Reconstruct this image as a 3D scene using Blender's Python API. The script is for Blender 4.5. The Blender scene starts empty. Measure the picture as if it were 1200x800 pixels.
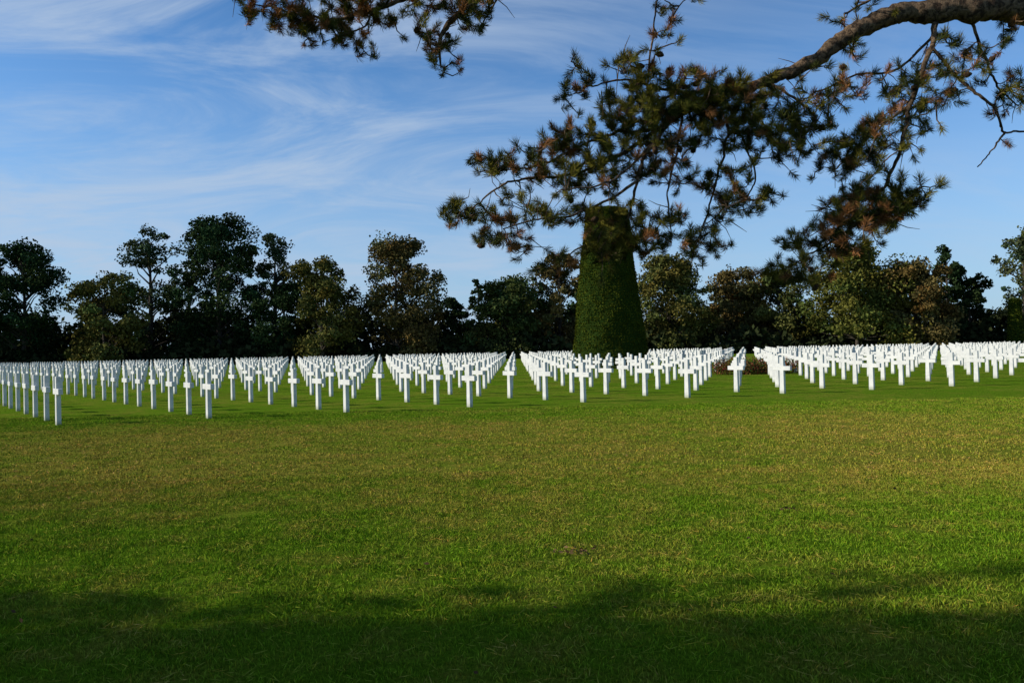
import bpy, math, numpy as np
from mathutils import Vector, Matrix
rng = np.random.default_rng(7)
scene = bpy.context.scene
scene.view_settings.view_transform = 'Standard'
scene.view_settings.look = 'None'
scene.view_settings.exposure = 0

SUN_EL = math.radians(25); SUN_V = np.array([-1.0, -0.12])
SUN_V /= np.linalg.norm(SUN_V)

# ------------------------------------------------------------ helpers
def link(o, parent=None):
    scene.collection.objects.link(o)
    if parent: o.parent = parent
    return o

def np_mesh(name, V, F, mat=None, col=None, smooth=False):
    V = np.asarray(V, dtype=np.float32); F = np.asarray(F, dtype=np.int32)
    k = F.shape[1]; me = bpy.data.meshes.new(name)
    me.vertices.add(len(V)); me.vertices.foreach_set('co', V.ravel())
    me.loops.add(F.size); me.loops.foreach_set('vertex_index', F.ravel())
    me.polygons.add(len(F))
    me.polygons.foreach_set('loop_start', np.arange(0, F.size, k, dtype=np.int32))
    me.polygons.foreach_set('use_smooth', np.full(len(F), smooth))
    if col is not None:
        a = me.attributes.new('Col', 'FLOAT_COLOR', 'POINT')
        c = np.ones((len(V), 4), dtype=np.float32); c[:, :3] = col
        a.data.foreach_set('color', c.ravel())
    me.update(calc_edges=True)
    if mat: me.materials.append(mat)
    return me

class Tubes:
    def __init__(s): s.V = []; s.F = []; s.n = 0
    def add(s, pts, rad, k=7, rough=0.0):
        pts = np.asarray(pts, float); rad = np.asarray(rad, float)
        n = len(pts); t = np.gradient(pts, axis=0)
        t /= np.linalg.norm(t, axis=1)[:, None] + 1e-9
        ref = np.array([0.13, 0.9, 0.2]) if abs(t[0][1]) < .8 else np.array([1.0, 0, .2])
        a = np.cross(t, ref); a /= np.linalg.norm(a, axis=1)[:, None] + 1e-9
        b = np.cross(t, a)
        ang = np.linspace(0, 2*np.pi, k, endpoint=False)
        R = rad[:, None]*(1 + rough*rng.normal(0, 1, (n, k)))
        ring = pts[:, None, :] + R[..., None]*(np.cos(ang)[None, :, None]*a[:, None, :] + np.sin(ang)[None, :, None]*b[:, None, :])
        s.V.append(ring.reshape(-1, 3))
        i = np.arange(n-1)[:, None]*k; j = np.arange(k)[None, :]; j2 = (j+1) % k
        f = np.stack([i+j, i+j2, i+k+j2, i+k+j], -1).reshape(-1, 4) + s.n
        s.F.append(f); s.n += n*k
    def mesh(s, name, mat): return np_mesh(name, np.concatenate(s.V), np.concatenate(s.F), mat, smooth=True)

def spline(P, n=8):
    P = np.asarray(P, float); Q = np.vstack([2*P[0]-P[1], P, 2*P[-1]-P[-2]]); out = []
    for i in range(1, len(Q)-2):
        for t in np.linspace(0, 1, n, endpoint=False):
            out.append(.5*((2*Q[i])+(-Q[i-1]+Q[i+1])*t+(2*Q[i-1]-5*Q[i]+4*Q[i+1]-Q[i+2])*t*t+(-Q[i-1]+3*Q[i]-3*Q[i+1]+Q[i+2])*t**3))
    out.append(P[-1]); return np.array(out)

def rand_dirs(n):
    d = rng.normal(0, 1, (n, 3)); return d/np.linalg.norm(d, axis=1)[:, None]

def leaf_quads(C, size, asp=0.6):
    n = len(C); a = rand_dirs(n); b = np.cross(a, rand_dirs(n)); b /= np.linalg.norm(b, axis=1)[:, None]+1e-9
    s = np.asarray(size)[:, None]
    V = np.stack([C-a*s*.5, C+b*s*asp*.5, C+a*s*.5, C-b*s*asp*.5], 1).reshape(-1, 3)
    return V, np.arange(4*n).reshape(-1, 4)

# ------------------------------------------------------------ materials
def new_mat(name):
    m = bpy.data.materials.new(name); m.use_nodes = True
    nt = m.node_tree; nt.nodes.clear(); return m, nt
def N(nt, t, **kw):
    n = nt.nodes.new(t)
    for k, v in kw.items(): setattr(n, k, v)
    return n
def out(nt, sh):
    o = N(nt, 'ShaderNodeOutputMaterial'); nt.links.new(sh, o.inputs['Surface']); return o
def mix(nt, f, a, b, mode='MIX'):
    m = N(nt, 'ShaderNodeMix', data_type='RGBA', blend_type=mode)
    for s, v in ((m.inputs[0], f), (m.inputs[6], a), (m.inputs[7], b)):
        if hasattr(v, 'is_output'): nt.links.new(v, s)
        elif isinstance(v, (int, float)): s.default_value = v
        else: s.default_value = (*v, 1)
    return m.outputs[2]
def noise(nt, vec, scale, det=4, rough=.6, dist=0):
    n = N(nt, 'ShaderNodeTexNoise'); n.inputs['Scale'].default_value = scale
    n.inputs['Detail'].default_value = det; n.inputs['Roughness'].default_value = rough
    n.inputs['Distortion'].default_value = dist
    nt.links.new(vec, n.inputs['Vector']); return n.outputs['Fac']
def mr(nt, v, a, b, c=0.0, d=1.0):
    m = N(nt, 'ShaderNodeMapRange', interpolation_type='SMOOTHSTEP')
    nt.links.new(v, m.inputs[0])
    for i, x in enumerate((a, b, c, d)): m.inputs[i+1].default_value = x
    return m.outputs[0]
def mth(nt, op, a, b=None):
    m = N(nt, 'ShaderNodeMath', operation=op)
    for i, v in enumerate((a, b)):
        if v is None: continue
        if hasattr(v, 'is_output'): nt.links.new(v, m.inputs[i])
        else: m.inputs[i].default_value = v
    return m.outputs[0]

def leaf_mat(name):
    m, nt = new_mat(name)
    at = N(nt, 'ShaderNodeAttribute', attribute_name='Col')
    p = N(nt, 'ShaderNodeBsdfDiffuse')
    nt.links.new(at.outputs['Color'], p.inputs['Color']); out(nt, p.outputs[0]); return m

def bark_mat(name, c1, c2, scale=14):
    m, nt = new_mat(name); tc = N(nt, 'ShaderNodeTexCoord')
    n = noise(nt, tc.outputs['Object'], scale, 5, .7, .6)
    c = mix(nt, mr(nt, n, .38, .62), c1, c2)
    p = N(nt, 'ShaderNodeBsdfPrincipled'); p.inputs['Roughness'].default_value = .9
    p.inputs['Specular IOR Level'].default_value = .15
    bu = N(nt, 'ShaderNodeBump'); bu.inputs['Strength'].default_value = 1; bu.inputs['Distance'].default_value = .03
    nt.links.new(n, bu.inputs['Height']); nt.links.new(bu.outputs[0], p.inputs['Normal'])
    nt.links.new(c, p.inputs['Base Color']); out(nt, p.outputs[0]); return m

def lawn_colour(nt):
    g = N(nt, 'ShaderNodeNewGeometry'); pos = g.outputs['Position']
    sx = N(nt, 'ShaderNodeSeparateXYZ'); nt.links.new(pos, sx.inputs[0])
    big = noise(nt, pos, .25, 2, .6); med = noise(nt, pos, 2.0, 6, .80)
    band = mth(nt, 'MULTIPLY', mr(nt, sx.outputs[1], 5.5, 9.5), mr(nt, sx.outputs[1], 18.5, 14.5))
    dry = mth(nt, 'ADD', mth(nt, 'MULTIPLY', band, .50), mth(nt, 'MULTIPLY', mr(nt, big, .35, .65), .38))
    dry = mth(nt, 'ADD', dry, mth(nt, 'MULTIPLY', mth(nt, 'SUBTRACT', med, .52), 3.0))
    nd = N(nt, 'ShaderNodeClamp'); nt.links.new(dry, nd.inputs[0])
    return mix(nt, nd.outputs[0], (.150, .270, .014), (.350, .300, .048)), pos

m_ground, nt = new_mat('lawn_ground_material')
c, pos = lawn_colour(nt)
f2 = noise(nt, pos, 30, 5, .75)
c = mix(nt, 1.0, c, mix(nt, mr(nt, f2, .3, .7), (.40, .42, .40), (.95, .95, .95)), 'MULTIPLY')
p = N(nt, 'ShaderNodeBsdfDiffuse')
bu = N(nt, 'ShaderNodeBump'); bu.inputs['Strength'].default_value = 1; bu.inputs['Distance'].default_value = .04
nt.links.new(f2, bu.inputs['Height']); nt.links.new(bu.outputs[0], p.inputs['Normal'])
nt.links.new(c, p.inputs['Color']); out(nt, p.outputs[0])

m_blade, nt = new_mat('grass_blade_material')
c, pos = lawn_colour(nt)
at = N(nt, 'ShaderNodeAttribute', attribute_name='Col')
c = mix(nt, 1.0, c, at.outputs['Color'], 'MULTIPLY')
p = N(nt, 'ShaderNodeBsdfDiffuse')
nt.links.new(c, p.inputs['Color']); out(nt, p.outputs[0])

m_leaf = leaf_mat('tree_foliage_material')
m_needle = leaf_mat('pine_needle_material')
m_yew = leaf_mat('yew_topiary_material')
m_rose = leaf_mat('rose_bed_material')
m_bark = bark_mat('pine_bark_material', (.035, .022, .014), (.19, .125, .075), 22)
m_bark2 = bark_mat('tree_bark_material', (.03, .025, .02), (.08, .065, .05), 4)

m_marble, nt = new_mat('white_marble_material')
g = N(nt, 'ShaderNodeNewGeometry')
n = noise(nt, g.outputs['Position'], 3.0, 4, .7, 1.0)
sx = N(nt, 'ShaderNodeSeparateXYZ'); nt.links.new(g.outputs['Position'], sx.inputs[0])
c = mix(nt, mr(nt, n, .35, .7), (.66, .65, .62), (.52, .52, .51))
c = mix(nt, mr(nt, sx.outputs[2], .14, .0), c, (.32, .34, .25))
p = N(nt, 'ShaderNodeBsdfPrincipled'); p.inputs['Roughness'].default_value = .5
nt.links.new(c, p.inputs['Base Color']); out(nt, p.outputs[0])

# ------------------------------------------------------------ ground
me = np_mesh('lawn', [(-900, -900, 0), (900, -900, 0), (900, 900, 0), (-900, 900, 0)], [(0, 1, 2, 3)], m_ground)
link(bpy.data.objects.new('lawn', me))

def blade_patch(name, n, size, h0, h1, w):
    xy = rng.uniform(-size/2, size/2, (n, 2)); base = np.c_[xy, np.full(n, -.002)]
    th = rng.uniform(0, 2*np.pi, n); h = rng.uniform(h0, h1, n)
    # taller little tussocks
    cl = rng.uniform(-size/2, size/2, (14, 2)); dmin = np.min(np.linalg.norm(xy[:, None]-cl[None], axis=2), 1)
    h = h*(1+.7*np.exp(-(dmin/.05)**2))
    lay = rng.random(n) < .07
    lean = rng.normal(0, .45, (n, 2))*h[:, None]
    lean[lay] = rng.normal(0, 1.0, (lay.sum(), 2))*.04
    hh = np.where(lay, rng.uniform(.015, .038, n), h)
    s = np.c_[np.cos(th), np.sin(th), np.zeros(n)]*(w*rng.uniform(.6, 1.3, n))[:, None]*.5
    mid = base + np.c_[lean*.35, hh*.6]; tip = base + np.c_[lean, hh]
    base[lay, 2] = .01
    V = np.stack([base-s, base+s, mid+s*.8, tip, mid-s*.8], 1).reshape(-1, 3)
    F = np.arange(5*n).reshape(-1, 5)
    v = rng.uniform(.5, 1.5, n)[:, None]*np.array([1, 1, 1.0])
    v[lay] = np.array([2.1, 1.4, 3.0])
    yel = rng.random(n) < .14; v[yel] *= np.array([1.4, 1.05, 1.0])
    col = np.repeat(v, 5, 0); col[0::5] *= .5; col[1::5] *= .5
    return np_mesh(name, V, F, m_blade, col)

def scatter(name, patch, pts):
    me = bpy.data.meshes.new(name); me.vertices.add(len(pts)); me.vertices.foreach_set('co', np.asarray(pts, dtype=np.float32).ravel()); me.update()
    o = link(bpy.data.objects.new(name, me))
    ng = bpy.data.node_groups.new(name+'_nodes', 'GeometryNodeTree')
    ng.interface.new_socket('Geometry', in_out='INPUT', socket_type='NodeSocketGeometry')
    ng.interface.new_socket('Geometry', in_out='OUTPUT', socket_type='NodeSocketGeometry')
    gi = ng.nodes.new('NodeGroupInput'); go = ng.nodes.new('NodeGroupOutput')
    iop = ng.nodes.new('GeometryNodeInstanceOnPoints'); oi = ng.nodes.new('GeometryNodeObjectInfo'); oi.inputs[0].default_value = patch
    rv = ng.nodes.new('FunctionNodeRandomValue'); rv.data_type = 'FLOAT_VECTOR'
    rv.inputs[0].default_value = (0, 0, 0); rv.inputs[1].default_value = (0, 0, 6.283)
    ng.links.new(gi.outputs[0], iop.inputs['Points']); ng.links.new(oi.outputs['Geometry'], iop.inputs['Instance'])
    ng.links.new(rv.outputs[0], iop.inputs['Rotation']); ng.links.new(iop.outputs[0], go.inputs[0])
    md = o.modifiers.new('scatter', 'NODES'); md.node_group = ng
    return o
def tile_pts(y0, y1, step, marg):
    P = []
    for y in np.arange(y0, y1, step):
        w = .68*y + marg
        for x in np.arange(-w, w, step): P.append((x+rng.uniform(-.1, .1)*step, y+rng.uniform(-.1, .1)*step, 0))
    return P
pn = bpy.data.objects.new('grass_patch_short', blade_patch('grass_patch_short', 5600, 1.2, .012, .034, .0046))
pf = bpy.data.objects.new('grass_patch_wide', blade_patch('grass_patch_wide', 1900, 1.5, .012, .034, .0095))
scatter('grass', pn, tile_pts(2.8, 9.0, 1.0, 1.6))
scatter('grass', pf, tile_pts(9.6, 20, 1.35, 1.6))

# ------------------------------------------------------------ crosses
def cross_mesh():
    import bmesh
    w, t, H, A, az0, az1 = .066, .048, 1.08, .285, .68, .81
    wb = .076
    o = [(-wb, 0), (wb, 0), (w, az0), (A, az0), (A, az1), (w, az1), (w, H), (-w, H), (-w, az1), (-A, az1), (-A, az0), (-w, az0)]
    bm = bmesh.new()
    vs = [bm.verts.new((x, -t, z if z > 0 else -.05)) for x, z in o]
    f = bm.faces.new(vs)
    r = bmesh.ops.extrude_face_region(bm, geom=[f])
    bmesh.ops.translate(bm, vec=(0, 2*t, 0), verts=[v for v in r['geom'] if isinstance(v, bmesh.types.BMVert)])
    bmesh.ops.recalc_face_normals(bm, faces=bm.faces)
    bmesh.ops.bevel(bm, geom=list(bm.edges), offset=.007, segments=1, affect='EDGES')
    bmesh.ops.triangulate(bm, faces=bm.faces)
    me = bpy.data.meshes.new('marble_cross'); bm.to_mesh(me); bm.free(); me.materials.append(m_marble); return me
cm = cross_mesh()
CV = np.array([v.co[:] for v in cm.vertices]); CF = np.array([p.vertices[:] for p in cm.polygons])
P0 = np.array([-10.2, 17.5]); A = np.array([3.03, .93]); B = np.array([-1.005, 1.236])
rot = math.atan2(B[1], B[0]) + math.pi
TOP = np.array([6.85, 55.0]); BED = np.array([11.9, 38.5])
FV = []; FF = []; nn = 0
for i in range(-14, 60):
    for j in range(0, 115):
        q = P0 + A*i + B*j
        if q[1] > 97 or q[1] < 6 or abs(q[0]) > 95: continue
        if np.linalg.norm(q-TOP) < 4.6 or np.linalg.norm((q-BED)/np.array([2.2, 1.6])) < 1: continue
        jt = rng.normal(0, .015, 2); a = rot + rng.normal(0, .02)
        if j < 2 and -2 <= i <= 12:
            o = bpy.data.objects.new('marble_cross', cm); o.location = (q[0]+jt[0], q[1]+jt[1], 0); o.rotation_euler = (0, 0, a); link(o)
        else:
            c_, s_ = math.cos(a), math.sin(a)
            V = CV @ np.array([[c_, s_, 0], [-s_, c_, 0], [0, 0, 1]]) + np.array([q[0]+jt[0], q[1]+jt[1], rng.normal(0, .01)])
            FV.append(V); FF.append(CF+nn); nn += len(V)
link(bpy.data.objects.new('marble_cross_rows', np_mesh('marble_cross_rows', np.concatenate(FV), np.concatenate(FF), m_marble)))
print('crosses', len(FV))

# ------------------------------------------------------------ topiary
def topiary(loc, H, r0, r1, nleaf, ls):
    root = link(bpy.data.objects.new('clipped_yew_topiary', None)); root.location = (loc[0], loc[1], 0)
    nz, na = 60, 72; V = []
    for k in range(nz+1):
        t = k/nz; z = H*t
        r = r0 + (r1-r0)*(t**.9)
        e = max(0, (t-.965)/.035); r *= math.sqrt(max(0.0, 1-e**3*.85)) 
        if k == nz: r = r1*.3
        for a in range(na):
            th = 2*math.pi*a/na
            d = 1+.020*math.sin(3*th+z*.8)+.016*math.sin(7*th-z*1.7)+rng.normal(0, .006)
            V.append((r*d*math.cos(th), r*d*math.sin(th), z+rng.normal(0, .02)))
    F = [(k*na+a, k*na+(a+1) % na, (k+1)*na+(a+1) % na, (k+1)*na+a) for k in range(nz) for a in range(na)]
    V = np.array(V); col = np.tile(np.array([.018, .034, .006]), (len(V), 1))
    link(bpy.data.objects.new('clipped_body', np_mesh('clipped_body', V, F, m_yew, col)), root)
    fi = rng.integers(0, len(F), nleaf); F = np.array(F); w = rng.dirichlet([1, 1, 1, 1], nleaf)
    C = (V[F[fi]]*w[..., None]).sum(1)
    nrm = C.copy(); nrm[:, 2] = 0; nrm /= np.linalg.norm(nrm, axis=1)[:, None]+1e-6
    C = C + nrm*rng.uniform(-.03, .07, nleaf)[:, None]
    LV, LF = leaf_quads(C, rng.uniform(.6, 1.4, nleaf)*ls, .55)
    patch = .5+.5*np.sin(C[:, 2]*1.9+3*np.arctan2(C[:, 1], C[:, 0]))*np.sin(C[:, 2]*.7+C[:, 0]*1.3)
    patch = patch*.6+.4*(.5+.5*np.sin(C[:, 2]*7.1+C[:, 0]*5)*np.sin(C[:, 1]*6-C[:, 2]*3))
    cc = np.array([.064, .076, .008])*(.45+.85*patch[:, None])*rng.uniform(.5, 1.5, (nleaf, 1))
    link(bpy.data.objects.new('yew_sprays', np_mesh('yew_sprays', LV, LF, m_yew, np.repeat(cc, 4, 0))), root)
topiary(TOP, 11.3, 2.74, 1.40, 60000, .10)
topiary((70.3, 109), 7.0, 1.05, .65, 6000, .2)

# rose bed
n = 9000; ctr = rng.uniform([-1.9, -1.1], [1.9, 1.1], (60, 2)); ci = rng.integers(0, 60, n)
C = np.c_[ctr[ci] + rng.normal(0, .16, (n, 2)), np.abs(rng.normal(.34, .18, n))] + np.array([BED[0], BED[1], 0])
V, F = leaf_quads(C, rng.uniform(.04, .11, n), .7)
pal = np.array([[.16, .055, .025], [.12, .08, .025], [.05, .09, .02], [.24, .05, .04]])
link(bpy.data.objects.new('rose_bed', np_mesh('rose_bed', V, F, m_rose, np.repeat(pal[rng.choice(4, n, p=[.35, .25, .3, .1])]*rng.uniform(.6, 1.3, (n, 1)), 4, 0))))

# ------------------------------------------------------------ broadleaf trees
def tree(name, x, y, h, w, col, kind='round', dens=1.0, leaf=.40, crown0=.10, full=1.0):
    root = link(bpy.data.objects.new(name, None)); root.location = (x, y, 0)
    nb = int((80 if kind != 'conifer' else 60)*max(.7, (w/10)))
    nl = 13; lt = np.linspace(.03, 1, nl)**.85 if kind != 'conifer' else np.linspace(0, 1, nl)
    def prof_(t):
        if kind == 'conifer': return (1-t)**.8*1.0+.07
        if kind == 'tall': return np.sqrt(np.clip(1-(np.abs(t-.45)/.62)**2.2, 0.03, 1))
        return np.sqrt(np.clip(1-(np.abs(t-.36)/.68)**2.3, 0.03, 1))
    la = rng.uniform(0, 6.28)+np.arange(nl)*2.4; lr = w/2*prof_(lt)*rng.uniform(.35, .95, nl)
    LC = np.c_[lr*np.cos(la), lr*np.sin(la), h*(crown0+(.92-crown0)*lt)]
    li = rng.integers(0, nl, nb)
    BC = LC[li] + rng.normal(0, 1, (nb, 3))*np.array([.115*w, .115*w, .075*h])*(.55 if kind == 'conifer' else 1)
    tt_ = np.clip((BC[:, 2]/h-crown0)/(.93-crown0), 0, 1)
    lim = w/2*prof_(tt_); r_ = np.hypot(BC[:, 0], BC[:, 1])+1e-6
    k_ = np.minimum(1, lim/r_); BC[:, 0] *= k_; BC[:, 1] *= k_; BC[:, 2] = np.clip(BC[:, 2], crown0*h, h*.95)
    zc = BC[:, 2]; rr = np.hypot(BC[:, 0], BC[:, 1])
    br = rng.uniform(.055, .135, nb)*w*full*(.7 if kind == 'conifer' else .9 if kind == 'tall' else 1.05)
    T = Tubes(); sway = rng.normal(0, .25, 2)
    tz = np.linspace(-.1, h*.86, 9); tp = np.c_[sway[0]*np.sin(tz/h*3), sway[1]*np.sin(tz/h*4), tz]
    T.add(tp, np.linspace(h*.022, h*.004, 9), 8)
    for k in range(0, nb, 2):
        s = max(.12*h, zc[k]-rr[k]*.75-.4); s = min(s, h*.8)
        b0 = np.array([np.interp(s, tz, tp[:, 0]), np.interp(s, tz, tp[:, 1]), s]); m_ = (b0+BC[k])/2 + rng.normal(0, .25, 3)
        T.add([b0, m_, BC[k]], [h*.007, h*.004, .02], 5)
    link(bpy.data.objects.new('trunk_and_limbs', T.mesh('trunk_and_limbs', m_bark2)), root)
    per = int(130*dens); Cs = []; cols = []
    for k in range(nb):
        n = int(per*(br[k]/(.10*w))**1.6*(w/10)**.7)+20
        d = rand_dirs(n)*(rng.uniform(.1, 1, n)**.45)[:, None]*np.array([1.15, 1.15, .85])
        sub = rand_dirs(9); near = np.argmax(d@sub.T, 1)
        d = d*(1+.30*rng.normal(0, 1, 9)[near])[:, None]
        P = BC[k]+d*br[k]; Cs.append(P)
        v = rng.uniform(.6, 1.4); hue = rng.normal(0, .14)
        cc = np.array(col)*v*np.array([1+hue, 1, 1-hue*.5])
        cols.append(cc[None, :]*rng.uniform(.65, 1.35, (n, 1)))
    C = np.concatenate(Cs); C[:, 2] = np.clip(C[:, 2], .2, None)
    V, F = leaf_quads(C, rng.uniform(.6, 1.4, len(C))*leaf, .65)
    link(bpy.data.objects.new('foliage', np_mesh('foliage', V, F, m_leaf, np.repeat(np.concatenate(cols), 4, 0))), root)

OL = (.090, .088, .024); BRN = (.105, .080, .028); DG = (.028, .048, .018); GR = (.055, .070, .021); BG = (.062, .078, .034)
T_ = [(-82, 116, 18, 13, GR, 'round', 1.2), (-72, 115, 18.3, 12.5, DG, 'round', 1.3), (-64, 122, 11, 8, DG, 'round', 1.2),
 (-57, 110, 13.2, 10.5, OL, 'round', 1.2), (-58, 125, 22.6, 10.5, BG, 'tall', .9), (-51, 124, 17, 8, BG, 'tall', .9), (-45, 120, 22.8, 14.5, DG, 'round', 1.7),
 (-37.5, 125, 21, 9.5, BG, 'tall', .9), (-27.2, 112, 14.9, 11, OL, 'round', 1.2), (-34, 116, 12, 8, DG, 'round', 1.3), (-16.8, 115, 17.9, 13.5, BRN, 'round', 1.35),
 (-9.5, 128, 10, 7, DG, 'round', 1.2), (-5.7, 130, 14, 5, DG, 'conifer', 1.4), (-1, 118, 11.8, 12.5, GR, 'round', 1.3),
 (7.2, 120, 16.2, 9, BRN, 'round', 1.3), (14, 124, 13.5, 10, DG, 'round', 1.3), (24, 118, 14.9, 13, OL, 'round', 1.4),
 (35.5, 125, 13.2, 11, BRN, 'round', 1.4), (41.5, 121, 12.6, 11, OL, 'round', 1.3), (49.5, 112, 15, 15, (.095, .100, .022), 'round', 1.6),
 (57, 110, 12.2, 11, BRN, 'round', 1.4), (66, 118, 16, 9, DG, 'conifer', 2.0), (69.5, 119, 12.5, 7, DG, 'round', 1.7), (74, 112, 16.5, 9, BG, 'tall', 1.0), (80, 117, 18, 12, GR, 'round', 1.2),
 (-96, 112, 17, 13, OL, 'round', 1.1), (95, 114, 16, 12, OL, 'round', 1.1)]
for a in T_: tree('broadleaf_tree' if a[5] != 'conifer' else 'conifer_tree', *a)

n = 50000; x = rng.uniform(-130, 130, n)
top = 6.8+1.5*np.sin(x*.21)+1.1*np.sin(x*.53+1)+.8*np.sin(x*1.1)+rng.normal(0, .5, n)
C = np.c_[x, rng.uniform(127, 137, n), top*rng.uniform(0.02, 1, n)]
n2 = 16000; x2 = rng.uniform(-115, 115, n2)
C2 = np.c_[x2, rng.uniform(112, 122, n2), (2.6+1.0*np.sin(x2*.4)+.6*np.sin(x2*1.3))*rng.uniform(.02, 1, n2)]
C = np.concatenate([C, C2]); V, F = leaf_quads(C, rng.uniform(.5, 1.3, len(C)), .7)
link(bpy.data.objects.new('distant_trees', np_mesh('distant_trees', V, F, m_leaf, np.repeat(np.array([.027, .034, .014])*rng.uniform(.5, 1.4, (len(C), 1)), 4, 0))))

# trees beyond the left edge of the view, they throw the long shadow on the near lawn
tree('broadleaf_tree', -18, -1.35, 12.0, 10.0, GR, 'round', 3.5, .28, .12, 1.15)
tree('broadleaf_tree', -25, -6.3, 16.0, 9.0, GR, 'round', 2.2, .28, .30, 1.05)

# ------------------------------------------------------------ pine tree
ROLL = math.radians(1.2)
OR = np.array([0, 6.1, 1.55]); EX = np.array([math.cos(ROLL), 0, -math.sin(ROLL)])/150; EZ = np.array([math.sin(ROLL), 0, math.cos(ROLL)])/150
def T(x, y, w=0.0): return OR + EX*(x-600) + EZ*(400-y) + np.array([0, w, 0])
limbs = [
 ([(1900,110,1.6),(1700,70,1.3),(1500,35,.8),(1350,10,.4),(1200,2,.1),(1150,9,0),(1085,12,0),(1040,18,0),(1000,38,0),(960,65,0),(920,85,.05),(880,98,.05),(850,108,.0)], .16, .030),
 ([(850,108,0),(820,120,0),(790,138,-.05),(765,168,-.1),(750,200,-.1),(740,235,-.1),(733,262,-.1)], .030, .008),
 ([(820,120,0),(770,150,.05),(720,182,.1),(670,200,.1),(620,205,.1),(585,215,.1),(550,243,.1)], .020, .006),
 ([(770,150,.05),(725,150,.1),(680,165,.15),(640,182,.2),(600,192,.2),(568,192,.2)], .015, .005),
 ([(745,215,-.1),(705,240,-.1),(665,256,-.15),(625,262,-.2),(590,272,-.2)], .013, .005),
 ([(765,168,-.1),(730,205,-.2),(700,225,-.3),(655,232,-.35)], .011, .005),
 ([(850,108,0),(800,100,.1),(765,92,.15),(735,82,.2),(705,88,.2),(678,98,.2)], .016, .005),
 ([(800,100,.1),(765,115,.1),(762,80,.1),(768,40,.1),(772,5,.1),(778,-40,.1)], .011, .006),
 ([(880,98,.05),(862,130,.1),(855,165,.1),(845,205,.1),(835,245,.15),(818,292,.15)], .016, .006),
 ([(862,130,.1),(885,165,.2),(895,200,.2),(880,235,.2)], .011, .005),
 ([(900,92,.05),(930,120,-.1),(950,145,-.1),(925,172,-.15)], .013, .006),
 ([(800,135,0),(795,180,.1),(785,225,.1),(790,270,.1)], .011, .005),
 ([(1100,16,0),(1082,70,-.1),(1062,125,-.1),(1050,170,-.1),(1035,215,-.05),(1010,255,0),(970,285,0),(925,312,.05)], .024, .006),
 ([(1062,125,-.1),(1030,150,0),(1005,175,.1),(985,195,.1)], .012, .005),
 ([(1035,215,-.05),(1055,235,-.1),(1068,240,-.1)], .010, .005),
 ([(1095,40,0),(1060,75,.1),(1010,80,.15),(965,100,.2),(945,110,.2)], .012, .005),
 ([(1085,60,-.1),(1125,105,-.1),(1150,130,-.15),(1165,160,-.15),(1205,152,-.1),(1230,140,-.1)], .014, .006),
 ([(1165,160,-.15),(1152,178,-.15),(1133,200,-.15)], .009, .004),
 ([(1140,20,0),(1165,60,.1),(1180,92,.1),(1205,118,.1)], .014, .006),
 ([(1200,5,.1),(1170,-30,.2),(1130,-50,.3),(1060,-30,.3),(1010,-5,.3)], .025, .008),
 ([(1700,-120,1.5),(1400,-190,1.1),(1100,-170,.8),(850,-130,.5),(680,-85,.3),(590,-35,.2),(545,0,.1),(515,35,.1),(515,72,.1)], .11, .007),
 ([(680,-85,.3),(580,-45,.1),(500,-12,.0),(440,8,0),(390,22,0),(340,12,0),(292,2,0)], .03, .005),
 ([(440,8,0),(425,30,0),(400,44,-.05)], .01, .005),
 ([(590,-35,.2),(575,-5,.2),(560,18,.2)], .01, .005),
]
clumps = [
 (540,248,20,12,16),(575,190,24,12,17),(575,275,18,12,11),(615,190,30,14,15),(608,245,34,16,18),(650,165,26,18,19),(612,285,18,12,9),
 (678,98,18,12,12),(690,170,34,24,34),(735,130,34,26,44),(735,80,26,16,9),(700,205,36,18,24),(650,205,28,14,14),(655,250,26,14,12),
 (770,115,36,22,46),(800,140,34,26,50),(830,115,32,20,42),(760,180,30,26,32),(870,118,40,20,64),(860,150,30,20,30),(715,285,32,18,48),(735,262,22,20,26),
 (655,310,18,10,8),(700,250,24,14,14),(930,145,32,22,42),(935,175,16,12,9),(895,160,30,22,14),(880,232,26,13,14),(850,210,24,20,12),(845,245,24,18,11),
 (818,290,26,16,17),(785,265,26,16,15),(800,200,34,26,15),(762,285,24,14,13),(790,80,30,18,10),(775,20,20,20,5),(800,-5,30,16,5),
 (1000,180,32,20,36),(1020,160,22,20,16),(1015,235,42,24,66),(995,262,34,18,38),(1060,235,20,14,20),(1038,250,26,16,22),(945,285,30,18,22),(925,315,22,12,15),(950,325,18,8,8),(985,295,18,12,12),(1010,290,16,10,7),
 (1062,130,26,26,17),(1078,95,26,24,15),(1045,95,30,18,9),(975,122,30,16,11),(1115,60,28,20,11),(1105,120,24,18,7),(1135,95,18,14,4),(1010,70,30,14,5),
 (1180,118,20,16,9),(1190,95,16,14,5),(1195,30,18,14,6),(1000,5,20,16,5),(1080,160,14,16,5),(965,95,24,10,5),(1090,-25,60,14,10),(1155,60,18,16,4),
 (300,4,20,12,16),(340,12,22,14,25),(375,28,24,16,28),(410,42,18,12,14),(430,12,28,16,24),(470,0,26,14,15),(405,0,34,12,20),
 (520,60,20,16,10),(505,35,20,14,8),(550,5,26,18,18),(560,28,16,12,5),(500,-5,26,14,12),(585,-20,26,14,9),(640,-60,40,20,12),
]
pine = link(bpy.data.objects.new('pine_tree', None))
TB = Tubes(); nodes = []; nrad = []
trunk_xy = T(1900, 110, 1.6)[:2]
tz = np.linspace(-.15, 12.5, 14)
tpts = np.c_[trunk_xy[0]+.25*np.sin(tz*.35)-.25*math.sin(T(1900,110)[2]*.35), np.full(14, trunk_xy[1])+.15*np.sin(tz*.5), tz]
TB.add(tpts, np.linspace(.36, .08, 14), 14, .03)
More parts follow.
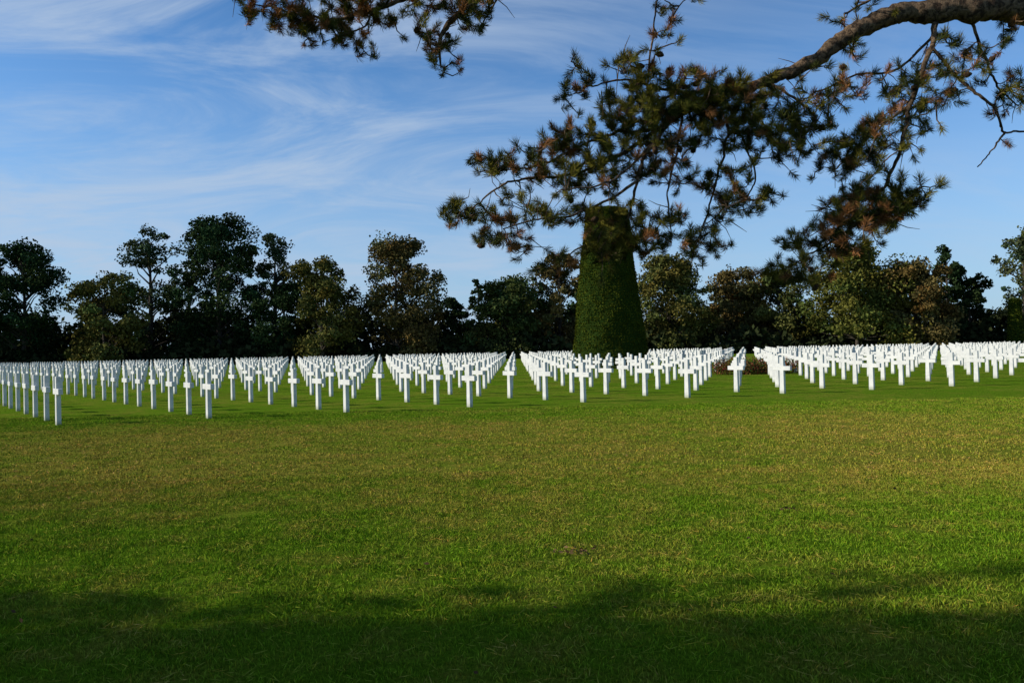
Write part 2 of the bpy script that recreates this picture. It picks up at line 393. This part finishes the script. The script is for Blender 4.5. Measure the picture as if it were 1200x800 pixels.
for pts, r0, r1 in limbs:
    S = spline([T(*p) for p in pts], 9); n = len(S)
    wob = rng.normal(0, 1, (n, 3)); wob = (wob+np.roll(wob, 1, 0)+np.roll(wob, -1, 0))/3
    S[1:-1] += wob[1:-1]*min(.012, r0*.35+.004)
    R = r0 + (r1-r0)*np.linspace(0, 1, n)**.8
    R = R*(1+.06*rng.normal(0, 1, n)); TB.add(S, R, 12 if r0 > .03 else 7, .06)
    for s, r in zip(S, R): nodes.append(s); nrad.append(r)
hi_tips = []
for k in range(26):
    z0 = rng.uniform(6.2, 12.3); a = rng.uniform(0, 2*np.pi); L = rng.uniform(1.4, 3.6)*(1.15-(z0-6)/10)
    b0 = np.array([np.interp(z0, tz, tpts[:, 0]), np.interp(z0, tz, tpts[:, 1]), z0])
    d = np.array([math.cos(a), math.sin(a), .15])
    S = spline([b0, b0+d*L*.5+[0, 0, .15], b0+d*L+[0, 0, .35]], 6); TB.add(S, np.linspace(.06, .012, len(S)), 6)
    for s in S[4:]:
        for _ in range(4): hi_tips.append((s+rng.normal(0, .28, 3)*np.array([1, 1, .5]), s))
e = T(1700, -120, 1.5); b0 = np.array([np.interp(e[2]-.3, tz, tpts[:, 0]), np.interp(e[2]-.3, tz, tpts[:, 1]), e[2]-.3])
TB.add([b0, (b0+e)/2+[0, 0, .05], e], [.13, .12, .11], 10)

tips = []
for x, y, rx, ry, n in clumps:
    for _ in range(int(n*1.75)):
        a = rng.uniform(0, 2*np.pi); r = math.sqrt(rng.random())
        tips.append(T(x+rx*1.12*r*math.cos(a), y+ry*1.12*r*math.sin(a), rng.normal(0, .18)))
tips = np.array(tips); nodes = np.array(nodes)
d0 = np.array([np.min(np.linalg.norm(nodes-t, axis=1)) for t in tips]); order = np.argsort(d0)
tuftP = []; tuftD = []
arr = np.zeros((len(nodes)+len(tips)*12, 3)); arr[:len(nodes)] = nodes; cnt = len(nodes)
for k in order:
    t = tips[k]; dd = np.linalg.norm(arr[:cnt]-t, axis=1); i = int(np.argmin(dd)); L = dd[i]; s = arr[i].copy()
    m = max(2, int(L/.05)+1); m = min(m, 10)
    tt = np.linspace(0, 1, m+1)[:, None]; bow = rng.normal(0, .12, 3)*L; bow[2] -= .10*L
    path = s+(t-s)*tt + bow*np.sin(np.pi*tt)*.8
    path[1:-1] += rng.normal(0, .006, path[1:-1].shape)
    TB.add(path, np.linspace(min(.0085, .004+.012*L), .0028, m+1), 5)
    arr[cnt:cnt+m] = path[1:]; cnt += m
    dv = path[-1]-path[-2]; dv /= np.linalg.norm(dv)+1e-9; dv = dv+np.array([0, 0, .35])+rng.normal(0, .25, 3); dv /= np.linalg.norm(dv)
    tuftP.append(t); tuftD.append(dv)
    if L > .12 and rng.random() < .35:
        q = path[m//2]; tuftP.append(q); dv2 = dv+rng.normal(0, .5, 3); tuftD.append(dv2/np.linalg.norm(dv2))
for _ in range(500):
    s = arr[rng.integers(0, cnt)]; 
    if s[0] > 4.6: continue
    d = rand_dirs(1)[0]*np.array([1, .7, 1])+[0, 0, -.15]; L = rng.uniform(.06, .24)
    TB.add([s, s+d*L*.5+rng.normal(0, .01, 3), s+d*L], [.004, .003, .0015], 4)
    if rng.random() < .25:
        tuftP.append(s+d*L); tuftD.append(d/np.linalg.norm(d))
link(bpy.data.objects.new('trunk_and_branches', TB.mesh('trunk_and_branches', m_bark)), pine)

def needles(Pl, Dl, per, len_, wid, cols):
    Vs = []; Cs = []
    for P, D, cb in zip(Pl, Dl, cols):
        n = per; al = rng.uniform(.05, .09)
        u = np.cross(D, [.3, .5, .8]); u /= np.linalg.norm(u)+1e-9; v = np.cross(D, u)
        th = rng.uniform(0, 2*np.pi, n); s = rng.random(n)
        sp = np.radians(rng.normal(58, 14, n)-28*s)
        rad = np.cos(th)[:, None]*u+np.sin(th)[:, None]*v
        d = D*np.cos(sp)[:, None]+rad*np.sin(sp)[:, None]
        b = P - D*al + D*(al*s)[:, None]
        L = len_*rng.uniform(.7, 1.15, n)[:, None]*rng.uniform(.85, 1.15)
        sd = np.cross(d, rand_dirs(n)); sd /= np.linalg.norm(sd, axis=1)[:, None]+1e-9; sd *= wid/2
        m = b+d*L*.55; d2 = d+D*.18+[0, 0, .05]; tp = m+d2*L*.45
        Vs.append(np.stack([b-sd*.7, b+sd*.7, m+sd, tp, m-sd], 1).reshape(-1, 3))
        Cs.append(np.repeat(cb*rng.uniform(.6, 1.4, (n, 1)), 5, 0))
    V = np.concatenate(Vs); return V, np.arange(len(V)).reshape(-1, 5), np.concatenate(Cs)
G1 = np.array([.062, .070, .018]); G2 = np.array([.170, .150, .026]); DB = np.array([.28, .13, .05])
def pick(P):
    q = math.sin(P[0]*5.1+1)+math.sin(P[2]*6.3+P[0]*2)
    r = rng.random(); left = P[0] < -.3 and P[2] > 3.4
    return (DB if r < (.38 if (q > .5 or left) else .08) else G2 if r < .55 else G1)*rng.uniform(.7, 1.25)
V, F, Cc = needles(tuftP, tuftD, 95, .061, .0027, [pick(q) for q in tuftP])
link(bpy.data.objects.new('needles', np_mesh('needles', V, F, m_needle, Cc)), pine)
hp = [a for a, b in hi_tips]; hd = [((a-b)/(np.linalg.norm(a-b)+1e-6)) for a, b in hi_tips]
V, F, Cc = needles(hp, hd, 70, .16, .008, [pick(q) for q in hp])
link(bpy.data.objects.new('crown_needles', np_mesh('crown_needles', V, F, m_needle, Cc)), pine)
CT = Tubes()
for _ in range(60):
    s = arr[rng.integers(len(nodes), cnt)]+rng.normal(0, .012, 3); d = rand_dirs(1)[0]; d[2] = -abs(d[2])*.6; d /= np.linalg.norm(d)
    tt = np.linspace(0, 1, 9); CT.add(s+d*(tt*.065)[:, None], (.021*np.sin(np.pi*np.clip(tt*.9+.08, 0, 1))**.7)*(1+.12*(np.arange(9) % 2)), 8, .1)
m_cone = bark_mat('pine_cone_material', (.04, .022, .012), (.11, .065, .035), 60)
link(bpy.data.objects.new('cones', CT.mesh('cones', m_cone)), pine)
print('tufts', len(tuftP))

# ------------------------------------------------------------ fallen leaves
n = 130; xy = np.c_[rng.uniform(-9, 9, n), rng.uniform(3.3, 14, n)]
g0 = np.array([.43, 5.65]) + rng.normal(0, 1, (40, 2))*[.09, .05]; g1_ = np.array([2.4, 6.9]) + rng.normal(0, 1, (12, 2))*.04
xy = np.concatenate([xy, g0, g1_]); n = len(xy)
C = np.c_[xy, rng.uniform(.03, .045, n)]
V, F = leaf_quads(C, rng.uniform(.025, .05, n), .7); V[:, 2] = .040+(V[:, 2]-.038)*.6
link(bpy.data.objects.new('fallen_leaves', np_mesh('fallen_leaves', V, F, m_leaf, np.repeat(np.array([.19, .12, .055])*rng.uniform(.3, 1.1, (n, 1)), 4, 0))))

# ------------------------------------------------------------ sky
w = bpy.data.worlds.new('World'); scene.world = w; w.use_nodes = True; nt = w.node_tree; nt.nodes.clear()
sky = N(nt, 'ShaderNodeTexSky', sky_type='NISHITA'); sky.sun_disc = False; sky.sun_elevation = SUN_EL
sky.sun_rotation = math.atan2(SUN_V[0], SUN_V[1]); sky.air_density = 1.0; sky.dust_density = .3; sky.ozone_density = 3.0
tc = N(nt, 'ShaderNodeTexCoord'); sx = N(nt, 'ShaderNodeSeparateXYZ'); nt.links.new(tc.outputs['Generated'], sx.inputs[0])
z = mth(nt, 'ADD', mth(nt, 'MAXIMUM', sx.outputs[2], 0.0), .22)
cb = N(nt, 'ShaderNodeCombineXYZ'); nt.links.new(mth(nt, 'DIVIDE', sx.outputs[0], z), cb.inputs[0]); nt.links.new(mth(nt, 'DIVIDE', sx.outputs[1], z), cb.inputs[1])
mp = N(nt, 'ShaderNodeMapping'); mp.inputs['Rotation'].default_value = (0, 0, math.radians(-50)); mp.inputs['Scale'].default_value = (.7, 1.6, 1)
nt.links.new(cb.outputs[0], mp.inputs[0])
n1 = noise(nt, mp.outputs[0], 1.6, 7, .64, 1.2); n2 = noise(nt, cb.outputs[0], .9, 2, .5, .3)
cl = mth(nt, 'MULTIPLY', mr(nt, n1, .34, .72), mr(nt, n2, .20, .50))
side = mr(nt, sx.outputs[0], .35, -.30, .28, 1.0)
cl = mth(nt, 'MULTIPLY', mth(nt, 'MULTIPLY', cl, side), .85)
haze = mr(nt, sx.outputs[2], .38, -.04, 0.0, .80)
deep = mr(nt, sx.outputs[2], .25, .85, 1.0, .50)
c = mix(nt, 1.0, sky.outputs[0], (.84, 1.30, 1.68), 'MULTIPLY')
cd = N(nt, 'ShaderNodeCombineXYZ')
for k in range(3): nt.links.new(deep, cd.inputs[k])
c = mix(nt, 1.0, c, cd.outputs[0], 'MULTIPLY')
c = mix(nt, haze, c, (4.2, 5.7, 7.7))
c = mix(nt, cl, c, (4.9, 6.1, 7.8))
bg = N(nt, 'ShaderNodeBackground'); bg.inputs[1].default_value = .095; nt.links.new(c, bg.inputs[0])
wo = N(nt, 'ShaderNodeOutputWorld'); nt.links.new(bg.outputs[0], wo.inputs[0])

sl = bpy.data.lights.new('sun', 'SUN'); sl.energy = 5.0; sl.angle = math.radians(.5); sl.color = (1, .94, .82)
so = link(bpy.data.objects.new('sun', sl))
d = Vector((SUN_V[0]*math.cos(SUN_EL), SUN_V[1]*math.cos(SUN_EL), math.sin(SUN_EL)))
so.rotation_euler = d.to_track_quat('Z', 'Y').to_euler(); so.location = (-30, -5, 25)

# ------------------------------------------------------------ camera
cam = bpy.data.cameras.new('camera'); cam.lens = 27.45; cam.sensor_width = 36; cam.clip_end = 3000; cam.clip_start = .05
co = link(bpy.data.objects.new('camera', cam))
co.matrix_world = Matrix.Translation((0, 0, 1.5)) @ Matrix.Rotation(math.radians(90.5), 4, 'X') @ Matrix.Rotation(-ROLL, 4, 'Z')
scene.camera = co
